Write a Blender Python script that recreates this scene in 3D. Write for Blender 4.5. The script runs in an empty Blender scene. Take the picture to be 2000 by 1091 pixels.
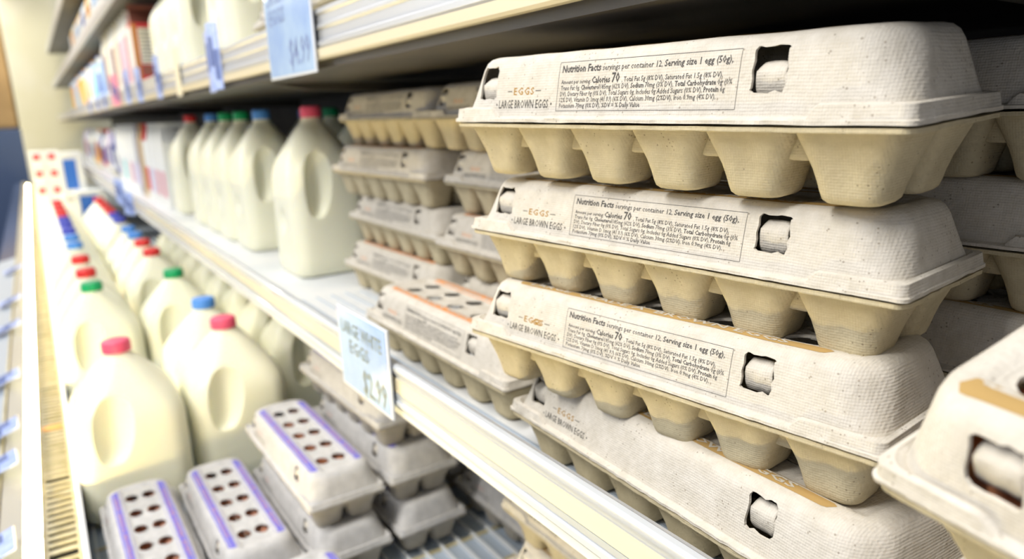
import bpy, bmesh, math, random
from mathutils import Vector, Matrix, noise
from mathutils.bvhtree import BVHTree
random.seed(7)
SC = bpy.context.scene
COL = SC.collection
PI = math.pi
H = 1.25                      # eye height of the camera above the shop floor

# ---------------------------------------------------------------- camera
cam_d = bpy.data.cameras.new('camera')
cam = bpy.data.objects.new('camera', cam_d)
COL.objects.link(cam)
SC.camera = cam
yaw, pit, rol = math.radians(32.7), math.radians(13.15), math.radians(-2.25)
Fv = Vector((math.sin(yaw)*math.cos(pit), math.cos(yaw)*math.cos(pit), -math.sin(pit)))
R0 = Vector((math.cos(yaw), -math.sin(yaw), 0))
U0 = R0.cross(Fv)
Rv = R0*math.cos(rol) + U0*math.sin(rol)
Uv = Rv.cross(Fv)
cam.matrix_world = Matrix(((Rv.x, Uv.x, -Fv.x, 0), (Rv.y, Uv.y, -Fv.y, 0), (Rv.z, Uv.z, -Fv.z, H), (0, 0, 0, 1)))
cam_d.sensor_width = 36
cam_d.lens = 36*1420/2000
cam_d.clip_start = 0.01
cam_d.dof.use_dof = True
cam_d.dof.focus_distance = 0.37
cam_d.dof.aperture_fstop = 6.3

# ---------------------------------------------------------------- world, lights, exposure
SC.view_settings.view_transform = 'Standard'
SC.view_settings.look = 'None'
SC.view_settings.gamma = 1
SC.view_settings.use_curve_mapping = False
SC.view_settings.exposure = 0.44
SC.cycles.use_denoising = True
SC.cycles.max_bounces = 7
SC.cycles.diffuse_bounces = 4
SC.cycles.glossy_bounces = 3
SC.cycles.sample_clamp_indirect = 6
w = bpy.data.worlds.new('world')
SC.world = w
w.use_nodes = True
w.node_tree.nodes['Background'].inputs[0].default_value = (0.80, 0.86, 1.0, 1)
w.node_tree.nodes['Background'].inputs[1].default_value = 0.36

def area(name, loc, target, sx, sy, power, color):
    d = bpy.data.lights.new(name, 'AREA')
    d.shape = 'RECTANGLE'; d.size = sx; d.size_y = sy
    d.energy = power; d.color = color
    o = bpy.data.objects.new(name, d)
    COL.objects.link(o)
    o.location = loc
    o.rotation_euler = (Vector(target)-Vector(loc)).to_track_quat('-Z', 'Y').to_euler()
    return o
# rows of fluorescent ceiling lamps over the aisle
area('ceiling_lamp', (-1.1, 0.3, H+1.75), (0.30, 0.55, H-0.1), 0.30, 1.6, 54, (1.0, 0.97, 0.92))
area('ceiling_lamp', (-1.1, 4.0, H+1.75), (0.35, 4.0, H-0.2), 0.35, 3.6, 88, (1.0, 0.97, 0.90))
area('ceiling_lamp', (-0.9, 8.0, H+1.75), (0.35, 8.2, H-0.2), 0.5, 2.0, 60, (1.0, 0.96, 0.82))

# ---------------------------------------------------------------- materials
def mat(name, color, rough=0.5, metal=0.0, spec=0.5, emis=None, estr=0, sub=0.0, coat=0.0):
    m = bpy.data.materials.new(name); m.use_nodes = True
    b = m.node_tree.nodes['Principled BSDF']
    b.inputs['Base Color'].default_value = (*color, 1)
    b.inputs['Roughness'].default_value = rough
    b.inputs['Metallic'].default_value = metal
    b.inputs['Specular IOR Level'].default_value = spec
    if emis:
        b.inputs['Emission Color'].default_value = (*emis, 1)
        b.inputs['Emission Strength'].default_value = estr
    if sub:
        b.inputs['Subsurface Weight'].default_value = sub
        b.inputs['Subsurface Radius'].default_value = (1.0, 0.9, 0.6)
        b.inputs['Subsurface Scale'].default_value = 0.012
    if coat:
        b.inputs['Coat Weight'].default_value = coat
    return m

def speckle(m, scale, c1, c2, bump=0.0, detail=3, lo=0.4, hi=0.6):
    """noise-mixed base colour with an optional bump"""
    nt = m.node_tree; b = nt.nodes['Principled BSDF']
    tc = nt.nodes.new('ShaderNodeTexCoord'); n = nt.nodes.new('ShaderNodeTexNoise')
    n.inputs['Scale'].default_value = scale; n.inputs['Detail'].default_value = detail
    r = nt.nodes.new('ShaderNodeValToRGB')
    r.color_ramp.elements[0].position = lo; r.color_ramp.elements[1].position = hi
    r.color_ramp.elements[0].color = (*c1, 1); r.color_ramp.elements[1].color = (*c2, 1)
    nt.links.new(tc.outputs['Object'], n.inputs['Vector'])
    nt.links.new(n.outputs['Fac'], r.inputs['Fac'])
    nt.links.new(r.outputs['Color'], b.inputs['Base Color'])
    if bump:
        bp = nt.nodes.new('ShaderNodeBump'); bp.inputs['Strength'].default_value = bump
        bp.inputs['Distance'].default_value = 0.001
        nt.links.new(n.outputs['Fac'], bp.inputs['Height'])
        nt.links.new(bp.outputs['Normal'], b.inputs['Normal'])
    return m

def pulp(name, ca, cb, fleck):
    """moulded paper pulp: blotches, dark flecks, fine screen weave and fibre bump"""
    m = mat(name, ca, 0.92, spec=0.15)
    nt = m.node_tree; N = nt.nodes; Lk = nt.links; b = N['Principled BSDF']
    tc = N.new('ShaderNodeTexCoord')
    n1 = N.new('ShaderNodeTexNoise'); n1.inputs['Scale'].default_value = 90; n1.inputs['Detail'].default_value = 6
    n1.inputs['Roughness'].default_value = 0.7
    r1 = N.new('ShaderNodeValToRGB')
    r1.color_ramp.elements[0].position = 0.35; r1.color_ramp.elements[1].position = 0.68
    r1.color_ramp.elements[0].color = (*ca, 1); r1.color_ramp.elements[1].color = (*cb, 1)
    Lk.new(tc.outputs['Object'], n1.inputs['Vector']); Lk.new(n1.outputs['Fac'], r1.inputs['Fac'])
    v = N.new('ShaderNodeTexVoronoi'); v.inputs['Scale'].default_value = 330; v.inputs['Randomness'].default_value = 1
    Lk.new(tc.outputs['Object'], v.inputs['Vector'])
    n3 = N.new('ShaderNodeTexNoise'); n3.inputs['Scale'].default_value = 55
    Lk.new(tc.outputs['Object'], n3.inputs['Vector'])
    th = N.new('ShaderNodeMath'); th.operation = 'LESS_THAN'; th.inputs[1].default_value = 0.17
    Lk.new(v.outputs['Distance'], th.inputs[0])
    g = N.new('ShaderNodeMath'); g.operation = 'GREATER_THAN'; g.inputs[1].default_value = 0.56
    Lk.new(n3.outputs['Fac'], g.inputs[0])
    mu = N.new('ShaderNodeMath'); mu.operation = 'MULTIPLY'
    Lk.new(th.outputs[0], mu.inputs[0]); Lk.new(g.outputs[0], mu.inputs[1])
    mu2 = N.new('ShaderNodeMath'); mu2.operation = 'MULTIPLY'; mu2.inputs[1].default_value = 0.55
    Lk.new(mu.outputs[0], mu2.inputs[0])
    mx = N.new('ShaderNodeMix'); mx.data_type = 'RGBA'
    Lk.new(mu2.outputs[0], mx.inputs['Factor']); Lk.new(r1.outputs['Color'], mx.inputs['A'])
    mx.inputs['B'].default_value = (*fleck, 1)
    Lk.new(mx.outputs['Result'], b.inputs['Base Color'])
    # weave + fibre bump
    nz = N.new('ShaderNodeTexNoise'); nz.inputs['Scale'].default_value = 420; nz.inputs['Detail'].default_value = 4
    Lk.new(tc.outputs['Object'], nz.inputs['Vector'])
    wv = N.new('ShaderNodeTexWave'); wv.wave_type = 'BANDS'; wv.bands_direction = 'Z'
    wv.inputs['Scale'].default_value = 240; wv.inputs['Distortion'].default_value = 3.0
    wv.inputs['Detail'].default_value = 1; wv.inputs['Detail Scale'].default_value = 0.15
    Lk.new(tc.outputs['Object'], wv.inputs['Vector'])
    wy = N.new('ShaderNodeTexWave'); wy.wave_type = 'BANDS'; wy.bands_direction = 'Y'
    wy.inputs['Scale'].default_value = 240; wy.inputs['Distortion'].default_value = 3.0
    wy.inputs['Detail'].default_value = 1; wy.inputs['Detail Scale'].default_value = 0.15
    Lk.new(tc.outputs['Object'], wy.inputs['Vector'])
    ad = N.new('ShaderNodeMath'); ad.operation = 'MULTIPLY_ADD'; ad.inputs[1].default_value = 0.16
    Lk.new(wv.outputs['Fac'], ad.inputs[0]); Lk.new(nz.outputs['Fac'], ad.inputs[2])
    ad2 = N.new('ShaderNodeMath'); ad2.operation = 'MULTIPLY_ADD'; ad2.inputs[1].default_value = 0.12
    Lk.new(wy.outputs['Fac'], ad2.inputs[0]); Lk.new(ad.outputs[0], ad2.inputs[2])
    bp = N.new('ShaderNodeBump'); bp.inputs['Strength'].default_value = 0.6; bp.inputs['Distance'].default_value = 0.0008
    Lk.new(ad2.outputs[0], bp.inputs['Height']); Lk.new(bp.outputs['Normal'], b.inputs['Normal'])
    return m

M = {}
M['lid'] = pulp('pale_pulp', (0.58, 0.535, 0.455), (0.69, 0.645, 0.57), (0.22, 0.17, 0.12))
M['tray'] = pulp('yellow_lit_tan_pulp', (0.50, 0.43, 0.28), (0.59, 0.515, 0.345), (0.16, 0.11, 0.07))  # cup pulp, with the lamp tube's yellow light mixed into its colour
M['lid2'] = pulp('grey_pulp', (0.52, 0.51, 0.50), (0.64, 0.625, 0.615), (0.20, 0.17, 0.14))
M['tray2'] = pulp('grey_tan_pulp', (0.42, 0.385, 0.325), (0.50, 0.465, 0.40), (0.18, 0.14, 0.10))
M['ink'] = mat('dark_ink', (0.10, 0.095, 0.085), 0.9, spec=0.1)
M['ink_soft'] = mat('soft_ink', (0.10, 0.095, 0.09), 0.9, spec=0.1)
M['gold'] = mat('gold_ink', (0.40, 0.23, 0.055), 0.85, spec=0.1)
M['gold_band'] = mat('gold_band_ink', (0.47, 0.31, 0.12), 0.85, spec=0.1)
M['orange'] = mat('orange_ink', (0.80, 0.33, 0.12), 0.85, spec=0.1)
M['purple'] = mat('purple_ink', (0.21, 0.19, 0.62), 0.85, spec=0.1)
M['purple_text'] = mat('coral_ink', (0.62, 0.30, 0.26), 0.85, spec=0.1)
M['band_text'] = mat('unprinted_pulp', (0.56, 0.52, 0.44), 0.9, spec=0.1)
M['egg_brown'] = speckle(mat('brown_shell', (0.5, 0.2, 0.1), 0.45), 60, (0.56, 0.20, 0.09), (0.66, 0.28, 0.14))
M['egg_white'] = mat('white_shell', (0.85, 0.85, 0.83), 0.4)
M['jug'] = mat('milk_jug_plastic', (0.90, 0.885, 0.70), 0.38, spec=0.4, sub=0.45)
M['white_metal'] = speckle(mat('white_enamel', (0.78, 0.80, 0.82), 0.35), 12, (0.74, 0.77, 0.80), (0.82, 0.83, 0.84))
M['blue_grey'] = mat('blue_grey_enamel', (0.42, 0.49, 0.58), 0.4)
M['rail_yellow_lit'] = mat('yellow_lit_price_rail', (0.72, 0.65, 0.48), 0.3, coat=0.3)  # white plastic; yellow lamp light is put into the base colour
M['rail_white'] = mat('white_price_rail', (0.58, 0.61, 0.65), 0.25, coat=0.4)
M['rail_grey'] = mat('grey_rail_groove', (0.38, 0.42, 0.47), 0.35)
M['lip_metal'] = mat('grey_lip_metal', (0.50, 0.51, 0.53), 0.35, metal=0.35)
M['dark'] = speckle(mat('dark_case_metal', (0.03, 0.028, 0.026), 0.6), 9, (0.022, 0.02, 0.019), (0.045, 0.04, 0.036))
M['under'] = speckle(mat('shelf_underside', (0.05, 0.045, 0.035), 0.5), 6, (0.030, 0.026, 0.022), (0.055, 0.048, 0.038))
M['grille'] = speckle(mat('grille_enamel', (0.62, 0.57, 0.42), 0.45), 40, (0.48, 0.41, 0.22), (0.62, 0.55, 0.36))
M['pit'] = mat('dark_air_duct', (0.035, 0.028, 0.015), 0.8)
M['glow'] = mat('lamp_tube', (1, 0.9, 0.6), 0.4, emis=(1.0, 0.80, 0.34), estr=75)
M['wall'] = speckle(mat('cream_wall', (0.72, 0.68, 0.52), 0.8), 2, (0.72, 0.68, 0.50), (0.78, 0.74, 0.60))
M['wood'] = speckle(mat('brown_panel', (0.30, 0.19, 0.09), 0.6), 3, (0.26, 0.165, 0.07), (0.34, 0.22, 0.10))
M['navy'] = mat('navy_panel', (0.04, 0.07, 0.16), 0.5)
M['ledge'] = mat('ledge_grey', (0.33, 0.38, 0.45), 0.35)
M['ledge_tan'] = mat('ledge_cream', (0.42, 0.39, 0.33), 0.4)
M['floor'] = speckle(mat('floor_tile', (0.3, 0.3, 0.3), 0.4), 3, (0.25, 0.25, 0.26), (0.34, 0.34, 0.34))
M['sign'] = speckle(mat('blue_sign_card', (0.5, 0.66, 0.85), 0.15, coat=0.6), 14, (0.31, 0.46, 0.80), (0.44, 0.60, 0.84), lo=0.35, hi=0.65)
M['sign_edge'] = mat('clear_sign_edge', (0.72, 0.76, 0.84), 0.15)
M['sign_ink'] = mat('olive_marker', (0.20, 0.24, 0.22), 0.6)
M['sign_ink2'] = mat('blue_marker', (0.16, 0.22, 0.42), 0.6)
M['tag'] = speckle(mat('blue_price_tag', (0.30, 0.40, 0.78), 0.3), 90, (0.30, 0.40, 0.78), (0.42, 0.52, 0.85))
M['tag_ink'] = mat('tag_print', (0.10, 0.14, 0.34), 0.6)
M['tag_pink'] = mat('pink_price_tag', (0.85, 0.28, 0.40), 0.35)
M['tag_white'] = mat('cream_price_tag', (0.85, 0.80, 0.62), 0.3)
def flat(name, c, r=0.45):
    if name not in M: M[name] = mat(name, c, r)
    return M[name]

# ---------------------------------------------------------------- helpers
def link(name, me, parent=None):
    o = bpy.data.objects.new(name, me); COL.objects.link(o)
    if parent is not None: o.parent = parent
    return o
def tag(o, label=None, cat=None, group=None, kind=None):
    if label: o['label'] = label
    if cat: o['category'] = cat
    if group: o['group'] = group
    if kind: o['kind'] = kind
    return o
def thing(name, label, cat, loc=(0, 0, 0), rotz=0, group=None):
    o = bpy.data.objects.new(name, None); COL.objects.link(o)
    o.empty_display_size = 0.02
    o.location = loc; o.rotation_euler = (0, 0, rotz)
    return tag(o, label, cat, group)
def copy_tree(o, parent=None):
    c = o.copy(); COL.objects.link(c)
    if parent is not None: c.parent = parent
    for ch in list(o.children): copy_tree(ch, c)
    return c
def mesh(name, verts, faces, mats, mi=None, smooth=True):
    me = bpy.data.meshes.new(name)
    me.from_pydata([tuple(v) for v in verts], [], faces)
    for m in (mats if isinstance(mats, (list, tuple)) else [mats]): me.materials.append(m)
    if mi: me.polygons.foreach_set('material_index', mi)
    me.polygons.foreach_set('use_smooth', [smooth]*len(me.polygons))
    me.update()
    return me
def fix(me):
    bm = bmesh.new(); bm.from_mesh(me); bmesh.ops.recalc_face_normals(bm, faces=bm.faces[:]); bm.to_mesh(me); bm.free()
    return me
class MB:
    """collects shapes into one mesh"""
    def __init__(s): s.v = []; s.f = []; s.m = []; s.mats = []
    def mi(s, m):
        if m not in s.mats: s.mats.append(m)
        return s.mats.index(m)
    def add(s, verts, faces, m):
        b = len(s.v); k = s.mi(m)
        s.v += [tuple(v) for v in verts]
        s.f += [tuple(i+b for i in f) for f in faces]; s.m += [k]*len(faces)
        return s
    def box(s, x0, x1, y0, y1, z0, z1, m, bev=0.0):
        if bev <= 0:
            v = [(x, y, z) for x in (x0, x1) for y in (y0, y1) for z in (z0, z1)]
            f = [(0, 1, 3, 2), (4, 6, 7, 5), (0, 4, 5, 1), (2, 3, 7, 6), (0, 2, 6, 4), (1, 5, 7, 3)]
            return s.add(v, f, m)
        bm = bmesh.new(); bmesh.ops.create_cube(bm, size=1)
        for q in bm.verts:
            q.co = Vector(((x0+x1)/2+q.co.x*(x1-x0), (y0+y1)/2+q.co.y*(y1-y0), (z0+z1)/2+q.co.z*(z1-z0)))
        bmesh.ops.bevel(bm, geom=bm.edges[:], offset=bev, segments=2, affect='EDGES', profile=0.6)
        bm.verts.index_update()
        s.add([q.co for q in bm.verts], [[q.index for q in f.verts] for f in bm.faces], m); bm.free()
        return s
    def prism(s, pts, y0, y1, m, cuts=1):
        """closed (x,z) profile extruded along Y"""
        n = len(pts); vs = []; fs = []
        for k in range(cuts+1):
            y = y0+(y1-y0)*k/cuts
            vs += [(x, y, z) for x, z in pts]
        for k in range(cuts):
            for i in range(n):
                j = (i+1) % n
                fs.append((k*n+i, k*n+j, (k+1)*n+j, (k+1)*n+i))
        fs.append(tuple(range(n))[::-1]); fs.append(tuple(cuts*n+i for i in range(n)))
        return s.add(vs, fs, m)
    def rings(s, rings, m, cap0=True, cap1=True):
        n = len(rings[0]); vs = [p for r in rings for p in r]; fs = []
        for k in range(len(rings)-1):
            for i in range(n):
                j = (i+1) % n
                fs.append((k*n+i, k*n+j, (k+1)*n+j, (k+1)*n+i))
        if cap0: fs.append(tuple(range(n))[::-1])
        if cap1: fs.append(tuple((len(rings)-1)*n+i for i in range(n)))
        return s.add(vs, fs, m)
    def cyl(s, x, y, z0, z1, r0, r1, m, n=24):
        return s.rings([[(x+r*math.cos(2*PI*i/n), y+r*math.sin(2*PI*i/n), z) for i in range(n)] for r, z in ((r0, z0), (r1, z1))], m)
    def build(s, name, parent=None, smooth=False, auto=False):
        me = mesh(name, s.v, s.f, s.mats, s.m, smooth)
        fix(me)
        if auto:
            me.polygons.foreach_set('use_smooth', [True]*len(me.polygons))
            me.set_sharp_from_angle(angle=math.radians(38))
        return link(name, me, parent)

def rrect(cx, cy, hx, hy, r, nx=1, ny=1, nc=5):
    """rounded rectangle outline, counter-clockwise; nx/ny subdivide the straight sides"""
    r = min(r, hx*0.999, hy*0.999); P = []
    def side(ax, ay, bx, by, n):
        for k in range(n): P.append((ax+(bx-ax)*k/n, ay+(by-ay)*k/n))
    def corner(qx, qy, a0):
        for k in range(nc): 
            a = a0+PI/2*k/nc; P.append((qx+r*math.cos(a), qy+r*math.sin(a)))
    X, Y = hx-r, hy-r
    corner(cx+X, cy+Y, 0); side(cx+X, cy+hy, cx-X, cy+hy, nx)
    corner(cx-X, cy+Y, PI/2); side(cx-hx, cy+Y, cx-hx, cy-Y, ny)
    corner(cx-X, cy-Y, PI); side(cx-X, cy-hy, cx+X, cy-hy, nx)
    corner(cx+X, cy-Y, 1.5*PI); side(cx+hx, cy-Y, cx+hx, cy+Y, ny)
    return P
def ss(a, b, x):
    t = max(0, min(1, (x-a)/(b-a))); return t*t*(3-2*t)
def evaluated(o):
    dg = bpy.context.evaluated_depsgraph_get()
    me = bpy.data.meshes.new_from_object(o.evaluated_get(dg), depsgraph=dg)
    return me
def drop(o):
    bpy.data.objects.remove(o, do_unlink=True)

# ---------------------------------------------------------------- writing
def text_geo(body, size, bold=0.0, width=None, font_shear=0.0, res=1, space=1.0):
    """returns (verts2d, faces, width) of a line of text starting at x=0, baseline y=0"""
    c = bpy.data.curves.new('txt', 'FONT'); c.body = body; c.size = size; c.offset = bold*size
    c.resolution_u = res; c.shear = font_shear; c.space_character = space
    o = bpy.data.objects.new('txt', c); COL.objects.link(o)
    me = evaluated(o)
    vs = [(v.co.x, v.co.y) for v in me.vertices]; fs = [tuple(p.vertices) for p in me.polygons]
    drop(o); bpy.data.curves.remove(c); bpy.data.meshes.remove(me)
    if not vs: return vs, fs, 0
    x0 = min(v[0] for v in vs); x1 = max(v[0] for v in vs)
    k = 1 if width is None else width/(x1-x0)
    vs = [((v[0]-x0)*k, v[1]) for v in vs]
    return vs, fs, (x1-x0)*k
def text_line(pieces, x, y, width):
    """pieces = (text, size, bold, material); returns list of (verts, faces, material) fitted to width"""
    geos = []; cur = 0
    for (t, sz, bd, m) in pieces:
        v, f, wd = text_geo(t, sz, bd)
        geos.append((v, f, m, cur)); cur += wd+sz*0.28
    cur -= pieces[-1][1]*0.28
    k = width/cur
    return [([(x+(a+off)*k, y+b) for a, b in v], f, m) for v, f, m, off in geos]

# ================================================================ EGG CARTON
L, W, HL, HC = 0.295, 0.098, 0.0355, 0.035

def lid_shell(flat_top=False, seed=0, slots=(0.264, 0.0655), hole=0.0088, shift=0.0):
    nx, ny, nc = 16, 112, 9
    prof = [(0.0000, 0.0006, 0.004), (0.0000, 0.0022, 0.004), (0.0006, 0.0026, 0.005), (0.0014, 0.0028, 0.005), (0.0030, 0.0030, 0.007), (0.0038, 0.0034, 0.009),
            (0.0045, 0.0065, 0.014), (0.0058, 0.0125, 0.018), (0.0072, 0.0185, 0.020), (0.0086, 0.0245, 0.022),
            (0.0100, 0.0290, 0.022), (0.0120, 0.0326, 0.021), (0.0146, 0.0345, 0.019), (0.0178, 0.0353, 0.017)]
    for k in range(1, 11): prof.append((0.0178+k*0.0029, 0.0355, max(0.002, 0.017-k*0.002)))
    rings = []
    for (ins, z, r) in prof:
        ring = []
        for (x, y) in rrect(W/2, L/2, W/2-ins, L/2-ins, r, nx, ny, nc):
            zz = z; ox = oy = 0
            n1 = noise.noise(Vector((x*38, y*38, z*30+seed*7)))
            n2 = noise.noise(Vector((x*160, y*160, z*90+seed*3)))
            # raised ledge at the four corners of the flange
            if 0.0013 < ins < 0.0040 and z < 0.005:
                zz += 0.0050*(1-ss(0.0400, 0.0435, min(y, L-y)))
            if ins <= 0.0001:
                ox = 0.0007*n2*(1 if x > W/2 else -1); oy = 0.0007*n2*(1 if y > L/2 else -1)
                ox += 0.0012*n1*(1 if x > W/2 else -1)
                zz += 0.0005*n1
            if ins > 0.017:            # top: trough down the middle between the two printed strips
                dx = abs(x-W/2)
                ed = min(y, L-y)
                tr = (1-ss(0.0180, 0.0215, dx))*ss(0.022, 0.028, ed)
                zz -= 0.0030*tr
                for k in range(5):     # little domes round each opening
                    for sx in (-1, 1):
                        d = math.hypot((x-(W/2+sx*0.0105)), (y-(0.056+0.0457*k))*0.8)
                        zz += 0.0016*(1-ss(0.006, 0.012, d))*tr
            zz += 0.0004*n1 if ins > 0.004 else 0
            if 0.008 < ins < 0.0125: ox += 0.0005*n1
            ring.append((x+ox, y+oy, zz))
        rings.append(ring)
    b = MB(); b.rings(rings, M['lid'], cap0=False, cap1=True)
    me = mesh('lid', b.v, b.f, b.mats, None, True); fix(me)
    # make sure normals point outwards (up)
    if sum(p.normal.z*p.area for p in me.polygons) < 0: me.flip_normals()
    o = link('lid_tmp', me)
    sm = o.modifiers.new('s', 'SOLIDIFY'); sm.thickness = 0.0016; sm.offset = -1; sm.use_even_offset = False
    # cutters: two latch slots in the front wall and the openings in the top
    rnd = random.Random(seed+3)
    c = MB()
    for (yc, jag) in ((slots[0], 0.0006), (slots[1], 0.0006)):
        pts = rrect(yc, 0.0215, 0.0085, 0.0088, 0.0022, 4, 4, 3)
        pts = [(a+rnd.uniform(-jag, jag), q+rnd.uniform(-jag, jag)) for a, q in pts]
        c.rings([[(xx, a, q) for a, q in pts] for xx in (-0.01, 0.026)], M['lid'])
    if not flat_top:
        for k in range(5):
            for sx in (-1, 1):
                yc = 0.056+shift+0.0457*k; xc = W/2+sx*0.0105; n = 20; ring = []
                for i in range(n):
                    a = 2*PI*i/n; r = hole*(1+0.28*max(0, math.cos(a-PI/2))**3)+rnd.uniform(-0.0003, 0.0003)
                    ring.append((xc+r*math.cos(a)*0.92, yc+r*math.sin(a)*1.12))
                c.rings([[(a, q, zz) for a, q in ring] for zz in (0.024, 0.045)], M['lid'])
    cm = mesh('cut', c.v, c.f, [M['lid']], None, False); fix(cm)
    co = link('cut_tmp', cm)
    bo = o.modifiers.new('b', 'BOOLEAN'); bo.operation = 'DIFFERENCE'; bo.object = co; bo.solver = 'EXACT'
    res = evaluated(o); drop(o); drop(co)
    return res

def carton_print(shell, kind, nutrition=True, two_ink=False, names=True):
    """geometry of the printing, laid on the lid surface; returns list of (verts3d, faces, material)"""
    bm = bmesh.new(); bm.from_mesh(shell); bvh = BVHTree.FromBMesh(bm)
    out = []
    def on_front(v2, fs, m, lift=0.00012):
        P = []
        for s_, t_ in v2:              # s: distance read from the left end, t: height
            hit = bvh.ray_cast(Vector((-0.02, L-s_, t_)), Vector((1, 0, 0)))[0]
            P.append((hit.x-lift if hit and hit.x < 0.02 else 0.008, L-s_, t_))
        out.append((P, fs, m))
    def on_top(v2, fs, m, lift=0.00015):
        P = []
        for x_, y_ in v2:
            hit = bvh.ray_cast(Vector((x_, y_, 0.08)), Vector((0, 0, -1)))[0]
            P.append((x_, y_, hit.z+lift if hit and hit.z > 0.02 else 0.035))
        out.append((P, fs, m))
    def strip(x0, y0, x1, y1, wd, m, n=30):   # thin ruled line on the front
        dx, dy = x1-x0, y1-y0; ln = math.hypot(dx, dy); px, py = -dy/ln*wd/2, dx/ln*wd/2
        vs = []; fs = []
        for k in range(n+1):
            a, q = x0+dx*k/n, y0+dy*k/n
            vs += [(a+px, q+py), (a-px, q-py)]
        for k in range(n): fs.append((2*k, 2*k+1, 2*k+3, 2*k+2))
        on_front(vs, fs, m)
    accent = {'brown': M['gold'], 'orange': M['orange'], 'purple': M['purple_text']}[kind]
    band = {'brown': M['gold_band'], 'orange': M['orange'], 'purple': M['purple']}[kind]
    btxt = {'brown': M['band_text'], 'orange': M['band_text'], 'purple': M['purple_text']}[kind]
    # name
    v, f, wd = text_geo('EGGS', 0.0054, 0.012, width=0.0185, space=1.2)
    if names: on_front([(0.0565+a, 0.0148+q) for a, q in v], f, accent)
    if names: strip(0.0505, 0.0167, 0.0548, 0.0167, 0.0004, M['ink'], 2)
    if names: strip(0.0764, 0.0167, 0.0812, 0.0167, 0.0004, M['ink'], 2)
    if two_ink:                        # overprinted last letters
        v, f, wd = text_geo('GS', 0.0054, 0.02, width=0.009)
        on_front([(0.0645+a, 0.0146+q) for a, q in v], f, M['gold'], 0.0002)
    v, f, wd = text_geo('LARGE WHITE EGGS' if kind == 'orange' else 'LARGE BROWN EGGS', 0.0062, 0.009, width=0.0455)
    if names: on_front([(0.0430+a, 0.0078+q) for a, q in v], f, M['ink'])
    for cx_ in ((0.0408, 0.0910) if names else ()):
        on_front([(cx_+0.0006*math.cos(i), 0.0098+0.0007*math.sin(i)) for i in (0, 1.05, 2.1, 3.14, 4.2, 5.25)], [(0, 1, 2, 3, 4, 5)], M['ink'])
    if nutrition:
        a0, a1, t0, t1 = 0.0955, 0.2145, 0.0062, 0.0300
        for q in ((a0, t0, a1, t0), (a1, t0, a1, t1), (a1, t1, a0, t1), (a0, t1, a0, t0)): strip(*q, 0.00022, M['ink_soft'])
        I, S = M['ink_soft'], M['ink_soft']
        sm_, b0, b1 = 0.0032, 0.006, 0.022
        rows = [
            ([('Nutrition Facts', 0.0049, 0.026, I), ('servings per container 12,', 0.0039, 0.006, S), ('Serving size 1 egg (50g),', 0.0041, 0.018, I)], 0.0250, 0.1125),
            ([('Amount per serving:', 0.0030, b0, S), ('Calories', 0.0043, b1, I), ('70', 0.0062, b1, I), (', Total Fat 5g (8% DV), Saturated Fat 1.5g (8% DV),', sm_, 0.008, S)], 0.0193, 0.108),
            ([('Trans Fat 0g,', sm_, b0, S), ('Cholesterol', sm_, b1, I), ('185mg (62% DV),', sm_, b0, S), ('Sodium', sm_, b1, I), ('70mg (3% DV),', sm_, b0, S), ('Total Carbohydrate', sm_, b1, I), ('0g (0%', sm_, b0, S)], 0.0163, 0.1135),
            ([('DV), Dietary Fiber 0g (0% DV), Total Sugars 0g, Includes 0g Added Sugars (0% DV),', sm_, b0, S), ('Protein', sm_, b1, I), ('6g', sm_, b0, S)], 0.0134, 0.110),
            ([('12% DV), Vitamin D 1mcg (41 IU) (6% DV), Calcium 30mg (2%DV), Iron 0.9mg (4% DV),', sm_, b0, S)], 0.0105, 0.1055),
            ([('Potassium 70mg (0% DV), %DV = % Daily Value', sm_, b0, S)], 0.0077, 0.060)]
        for pieces, t, wd in rows:
            for v, f, m in text_line(pieces, a0+0.0025, t, wd): on_front(v, f, m)
    # printed strips along both long edges of the top
    for sx in (-1, 1):
        x0, x1 = (W/2+sx*0.0212, W/2+sx*0.0335) if kind == 'purple' else (W/2+sx*0.0202, W/2+sx*0.0300)
        if x0 > x1: x0, x1 = x1, x0
        nY = 90; y0, y1 = (0.030, L-0.030) if kind == 'purple' else (0.036, L-0.036) if names else (0.020, L-0.020)
        vs = []; fs = []
        for k in range(nY+1):
            y = y0+(y1-y0)*k/nY; q_ = min(1, min(y-y0, y1-y)/0.0055); e = max(0.05, math.sqrt(max(0, 1-(1-q_)**2)))
            for j in range(4):
                vs.append(((x0+x1)/2+(x1-x0)/2*e*(j/1.5-1), y))
        for k in range(nY):
            for j in range(3): fs.append((k*4+j, k*4+j+1, k*4+j+5, k*4+j+4))
        on_top(vs, fs, band)
        words = 'LARGE  GRADE A  BROWN EGGS' if kind != 'orange' else 'LARGE  GRADE A  WHITE EGGS'
        v, f, wd = text_geo(words, 0.0052 if kind == 'purple' else 0.0074, 0.005 if kind == 'purple' else 0.02, width=0.19)
        # letters read from the front side: left end = far y
        if sx < 0: on_top([((x0+x1)/2-0.0028+q, L-0.047-a) for a, q in v], f, btxt, 0.0003)
        else: on_top([((x0+x1)/2+0.0028-q, 0.047+a) for a, q in v], f, btxt, 0.0003)
    bm.free()
    return out

def join_print(shell, prints, lidmat):
    me = bpy.data.meshes.new('lid')
    vs = [tuple(v.co) for v in shell.vertices]; fs = [tuple(p.vertices) for p in shell.polygons]
    ns = len(fs); mi = [0]*ns; mats = [lidmat]
    for P, F, m in prints:
        if m not in mats: mats.append(m)
        b = len(vs); vs += P; fs += [tuple(i+b for i in q) for q in F]; mi += [mats.index(m)]*len(F)
    me.from_pydata(vs, [], fs)
    for m in mats: me.materials.append(m)
    me.polygons.foreach_set('material_index', mi)
    me.polygons.foreach_set('use_smooth', [True]*len(fs))
    me.update(); me.set_sharp_from_angle(angle=math.radians(42))
    return me

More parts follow.
